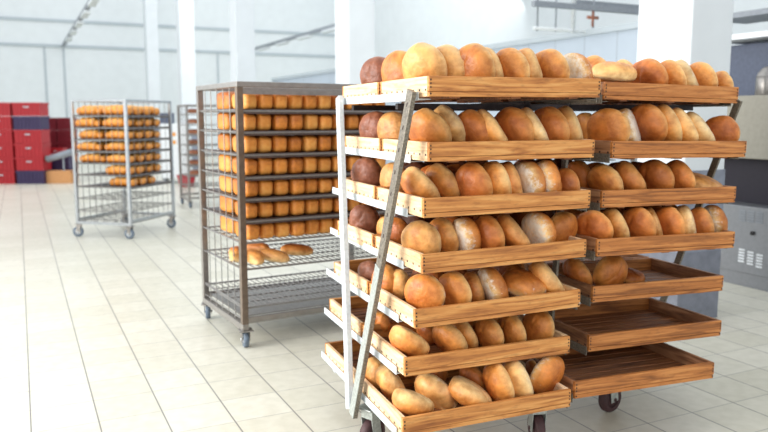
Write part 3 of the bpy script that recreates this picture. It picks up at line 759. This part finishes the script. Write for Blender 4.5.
# ------------------------------------------------------------------ round loaves in the trays
# (column, level): list of (cx, top, lean, width ratio, side the dome looks to, faces, tone, depth or 'L')
B = {}; DBG = []
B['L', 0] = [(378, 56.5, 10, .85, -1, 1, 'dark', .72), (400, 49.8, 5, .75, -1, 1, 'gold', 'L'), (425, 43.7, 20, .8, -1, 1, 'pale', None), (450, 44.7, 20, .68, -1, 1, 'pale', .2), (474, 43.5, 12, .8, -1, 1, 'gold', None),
             (488, 47.5, 12, .6, -1, 1, 'gold', .16), (511, 47.6, 14, .75, -1, 1, 'gold', None), (529, 48, 12, .55, -1, 1, 'gold', .13), (551, 48.5, 14, .75, -1, 1, 'gold', None), (575, 52.4, 8, .75, 1, -1, 'flour', None), (597, 56, 20, .7, -1, 1, 'gold', .36)]
B['R', 0] = [(613, 62.5, 83, .5, 1, 1, 'pale', .11), (629, 60.5, 40, .7, -1, 1, 'gold', .26), (650, 58.3, 20, .8, -1, 1, 'brown', None), (671, 60, 15, .7, -1, 1, 'gold', None), (686, 59.6, 18, .5, -1, 1, 'pale', .15), (702, 61.5, 15, .72, -1, 1, 'gold', None), (722, 71, 10, .72, -1, 1, 'gold', None)]
B['L', 1] = [(376, 111, 8, .85, -1, 1, 'dark', .72), (394, 111, 5, .8, -1, 1, 'pale', 'L'), (430, 109.4, 28, .85, -1, 1, 'gold', None), (452, 105, 28, .6, -1, 1, 'pale', .2), (473, 110, 20, .75, -1, 1, 'brown', .14), (491, 109.4, 25, .55, -1, 1, 'gold', None),
             (515, 106.5, 18, .72, -1, 1, 'brown', None), (533, 107.7, 22, .5, -1, 1, 'pale', .12), (551, 106, 14, .72, -1, 1, 'brown', None), (569, 106, 12, .55, -1, 1, 'gold', .13), (586, 112, 5, .6, -1, 1, 'gold', .3)]
B['R', 1] = [(609, 107.6, 10, .88, -1, 1, 'gold', None), (629, 108, 12, .5, -1, -1, 'flour', .13), (649, 103.4, 18, .75, -1, 1, 'brown', None), (667, 104.5, 15, .6, -1, 1, 'gold', .13), (683, 108, 22, .55, -1, 1, 'gold', None), (699, 111.6, 25, .62, -1, 1, 'pale', None), (721, 115, 5, .95, -1, 1, 'brown', None)]
B['L', 2] = [(367, 157, 8, .85, -1, 1, 'dark', .82), (394, 162, 0, .7, -1, 1, 'pale', 'L'), (421, 167, 42, .66, -1, 1, 'gold', None), (445, 163, 25, .68, -1, 1, 'gold', .24), (474, 162, 12, .75, -1, 1, 'brown', None), (496, 160.5, 10, .62, -1, 1, 'gold', None),
             (511, 161.5, 10, .52, -1, 1, 'brown', .14), (529, 160, 8, .66, 1, -1, 'flour', None), (547, 160, 8, .58, 1, -1, 'flour', None), (565, 168, 5, .85, -1, 1, 'brown', None)]
B['R', 2] = [(580, 160, 12, .7, -1, 1, 'brown', .3), (606, 164, 35, .75, -1, 1, 'gold', None), (630, 161, 25, .7, -1, 1, 'brown', None), (656, 159, 18, .82, -1, 1, 'brown', None), (679, 160, 15, .75, -1, 1, 'brown', None), (703, 174, 70, .4, 1, 1, 'pale', .13)]
B['L', 3] = [(365, 204, 8, .9, -1, 1, 'dark', .82), (386, 216, 0, .6, -1, 1, 'pale', .62), (397, 217, 4, .75, -1, 1, 'brown', 'L'), (421.5, 220, 20, .88, -1, 1, 'pale', None), (444, 217, 12, .65, -1, 1, 'gold', .2), (466, 216.7, 10, .62, 1, -1, 'flour', .14),
             (488, 215, 8, .74, -1, 1, 'brown', None), (514, 214, 27, .55, -1, 1, 'brown', None), (538.5, 211, 12, .74, 1, -1, 'flour', None), (562, 211, -14, .75, 1, 1, 'gold', .15)]
B['R', 3] = [(595, 209.8, 20, .85, -1, 1, 'brown', None), (616, 208, 15, .6, -1, 1, 'gold', .14), (639, 206.5, 12, .8, -1, 1, 'brown', None), (653, 208, 12, .5, -1, 1, 'brown', .15), (670, 206.5, 12, .76, -1, 1, 'brown', None), (687, 205, 10, .5, -1, 1, 'pale', .14),
             (701, 207, 8, .7, -1, 1, 'brown', None), (715, 204.6, 8, .6, 1, -1, 'flour', .14)]
B['L', 4] = [(371, 260, 15, .8, -1, 1, 'dark', .66), (385, 264, 0, .7, -1, 1, 'gold', .42), (399, 269, 0, .72, -1, 1, 'pale', 'L'), (425, 273, 10, .9, -1, 1, 'flour', None), (455, 271, 10, .75, -1, 1, 'gold', None), (475, 272, 10, .55, -1, 1, 'brown', .16),
             (492.5, 267, 16, .58, 1, -1, 'flour', None), (523.5, 273, 82, .56, 1, 1, 'flour', None), (517, 265, 10, .8, -1, 1, 'brown', .3), (548, 260, 28, .56, -1, 1, 'gold', None)]
B['R', 4] = [(579, 257, 35, .62, -1, 1, 'brown', .2), (611, 254, -18, .8, 1, 1, 'gold', None), (631, 270, 80, .55, 1, 1, 'brown', .26)]
B['L', 5] = [(381, 311.5, 10, .8, -1, 1, 'gold', 'L'), (409, 325, 55, .74, -1, 1, 'gold', None, .186), (427, 320, 20, .7, -1, 1, 'brown', .32), (450, 321, 28, .82, -1, 1, 'gold', None, .175), (466, 319, 20, .6, -1, 1, 'gold', .17), (490, 317, 10, .74, -1, 1, 'gold', None),
             (513, 313.5, 8, .7, -1, 1, 'gold', None), (538.5, 309, -5, .85, -1, 1, 'gold', None)]
B['L', 6] = [(375, 358, 0, .7, -1, 1, 'pale', .5), (391, 365, 32, .6, -1, 1, 'pale', 'L', .18), (413, 388, 68, .68, -1, 1, 'gold', .11, .184), (436, 372, 42, .8, -1, 1, 'pale', .24, .212), (470, 378, 60, .6, -1, 1, 'gold', .11), (473, 364, 15, .75, -1, 1, 'brown', .27),
             (499.5, 362, 12, .62, -1, 1, 'gold', None), (518, 359, 15, .6, -1, 1, 'pale', None), (534, 360, 12, .6, -1, 1, 'brown', .3), (547, 354.6, -24, .68, 1, 1, 'flour', .13)]
TONE = {'gold': 'golden', 'pale': 'pale', 'brown': 'brown-crusted', 'dark': 'dark pinkish-brown rye', 'flour': 'flour-dusted'}
LEVW = ['topmost', 'second', 'third', 'fourth', 'fifth', 'sixth', 'lowest']
cnt = 0
for (colm, lv), lst in B.items():
    t = (LT if colm == 'L' else RT)[lv]
    a = RACK + t[3]; vt = V(t[:2], a); ut = U(t[:2], a)
    order = sorted(range(len(lst)), key=lambda k: lst[k][0])
    for k, (cx, top, lean, r, side, face, tone, dv, *ov) in enumerate(lst):
        e_u = Vector((CO(a), S(a), 0)); e_v = Vector((-S(a), CO(a), 0))
        mode_u = .1 if dv == 'L' else None
        dep = .115 if dv is None or dv == 'L' else dv
        if 5 < lean < 30: lean = lean * 1.25 + 4
        lr = math.radians(lean)
        if abs(lean) > 35: r *= .85
        for _ in range(6):
            P = on_u(cx, top, a, ut + mode_u) if mode_u else on_v(cx, top, a, vt + dep)
            uu = U(P, a) - ut; dd_ = V(P, a) - vt
            zf = t[2] - uu * S(t[4]) - TH + .0145
            vext = max(.07, P.z - zf)
            D = vext / math.sqrt(CO(lr) ** 2 + (r * S(lr)) ** 2)
            if D > .212: D = .212
            if ov: D = ov[0]
            tt = min(.53, r * .98)
            ct = math.sqrt(max(0, (r * r - tt * tt) / (1 - tt * tt))); st = math.sqrt(1 - ct * ct)
            vext = D * math.sqrt(CO(lr) ** 2 + (r * S(lr)) ** 2)
            c = Vector((P.x, P.y, P.z - vext / 2))
            fw = Vector((c.x, c.y, 0)).normalized(); rt = Vector((fw.y, -fw.x, 0)); up = Vector((0, 0, 1))
            Lx = -S(lr) * rt + CO(lr) * up; Sx = CO(lr) * rt + S(lr) * up
            n = (side * st * Sx - face * ct * fw).normalized()
            My = n.cross(Lx).normalized()
            ext = lambda d: .5 * D * math.sqrt(Lx.dot(d) ** 2 + My.dot(d) ** 2 + (tt * n.dot(d)) ** 2)
            eu, ev = ext(e_u), ext(e_v)
            if lv == 0 and lean > 75: pass
            elif uu < .78 * eu + .016: mode_u = .78 * eu + .017
            elif mode_u is None and dd_ < ev + .022: dep = ev + .023
            elif mode_u is None: break
        DBG.append((colm, lv, cx, round(dd_, 3), round(D, 3)))
        me = get_loaf(cnt * 3 + lv, tone)
        o = link('round_loaf', me)
        mat = Matrix((Lx, My, n)).transposed().to_4x4()
        rz = Matrix.Rotation(random.uniform(-.2, .2), 4, 'Z')
        sc = D * .985
        o.matrix_world = Matrix.Translation(c) @ mat @ rz @ Matrix.Diagonal((sc, sc, sc * tt / .47, 1))
        rear = isinstance(dv, float) and dv > TD
        extra = ' lying on its side' if lean > 60 else ''
        lab = '%s round loaf%s, %s from left in the %s %s wooden tray' % (TONE[tone], extra, ORD[order.index(k)], LEVW[lv], 'left-hand' if colm == 'L' else 'right-hand')
        if rear: lab = '%s loaf at the back left, in the rear tray on the %s level' % (TONE[tone], LEVW[lv])
        tag(o, lab, 'bread', 'round loaves in the wooden trays'); cnt += 1

# second rows, added to block light; darker loaves through the gaps of the first
for colm, lv, us in (('L', 0, (.3, .42, .54, .66)), ('L', 1, (.3, .42, .54)), ('L', 2, (.22, .34, .46, .58, .69)), ('L', 3, (.32, .44, .56, .68)), ('L', 4, (.24, .36, .66)), ('L', 5, (.32, .44, .56)), ('L', 6, (.3,)),
                     ('R', 0, (.3, .42, .54)), ('R', 1, (.12, .25, .38, .5, .62)), ('R', 2, (.26, .39, .52, .64)), ('R', 3, (.12, .25, .38, .5, .62, .71))):
    t = (LT if colm == 'L' else RT)[lv]; a = RACK + t[3]
    for k, u in enumerate(us):
        if lv == 0 or (colm == 'L' and u > .6 and lv == 1): D = .15
        else: D = .165
        c = XY(U(t[:2], a) + u, V(t[:2], a) + .395 + random.uniform(-.01, .01), a, t[2] - u * S(t[4]) - TH + .0145 + D / 2)
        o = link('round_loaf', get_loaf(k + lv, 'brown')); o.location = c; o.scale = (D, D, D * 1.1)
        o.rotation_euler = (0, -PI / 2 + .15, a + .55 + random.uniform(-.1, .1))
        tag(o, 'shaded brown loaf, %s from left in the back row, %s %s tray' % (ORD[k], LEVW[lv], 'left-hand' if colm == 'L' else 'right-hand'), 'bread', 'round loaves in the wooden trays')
for T_, lv, side_w in ((LT, 1, 'left'), (LT, 2, 'left'), (LT, 3, 'left'), (RT, 0, 'right'), (RT, 1, 'right'), (RT, 2, 'right'), (RT, 3, 'right')):  # hidden rear loaves, added to block light from behind
    t = T_[lv]; a = RACK + t[3]
    for k, u in enumerate((.3, .42, .54, .66) if side_w == 'left' else (.1, .22, .34)):
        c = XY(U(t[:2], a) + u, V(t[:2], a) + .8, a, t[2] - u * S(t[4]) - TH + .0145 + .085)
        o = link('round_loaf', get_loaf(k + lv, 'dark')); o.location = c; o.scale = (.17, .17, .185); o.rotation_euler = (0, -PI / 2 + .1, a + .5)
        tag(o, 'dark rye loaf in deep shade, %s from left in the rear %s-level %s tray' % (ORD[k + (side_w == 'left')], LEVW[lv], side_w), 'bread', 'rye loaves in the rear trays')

# ------------------------------------------------------------------ light
w = bpy.data.worlds.new('world'); bpy.context.scene.world = w; w.use_nodes = True
bg = w.node_tree.nodes['Background']; bg.inputs[0].default_value = (0.9, 0.95, 1.0, 1); bg.inputs[1].default_value = 0.8
def area(name, loc, aim, sx, sy, energy, col):
    l = bpy.data.lights.new(name, 'AREA'); l.shape = 'RECTANGLE'; l.size = sx; l.size_y = sy; l.energy = energy; l.color = col
    o = bpy.data.objects.new(name, l); C.objects.link(o); o.location = loc
    o.rotation_euler = (Vector(aim) - Vector(loc)).to_track_quat('-Z', 'Y').to_euler(); return o
area('window_light', (-6.2, 1.6, 2.3), (1.0, 3.6, 0.9), 5, 2.6, 560, (1.0, 0.97, 0.93))
area('window_light_far', (-11, 10, 4.5), (-2, 10, 1.0), 8, 4, 300, (0.97, 0.98, 1.0))  # unseen fill lamp, added to brighten the far hall
area('ceiling_light', (-1, 8, 6.5), (-1, 8, 0), 8, 14, 200, (0.96, 0.98, 1.0))  # soft overhead fill, added without a visible fitting
area('hall_light', (-3, 20, 7.5), (-6, 26, 2), 14, 8, 430, (0.97, 0.99, 1.0))  # extra unseen fill, added to lift the back wall
area('front_light', (1.0, -3.0, 3.6), (0.8, 3, 0.9), 4, 2.5, 75, (1.0, 0.95, 0.88))
sc = bpy.context.scene
sc.view_settings.view_transform = 'Standard'; sc.view_settings.exposure = 0.24
sc.cycles.use_denoising = True
sc.cycles.max_bounces = 8
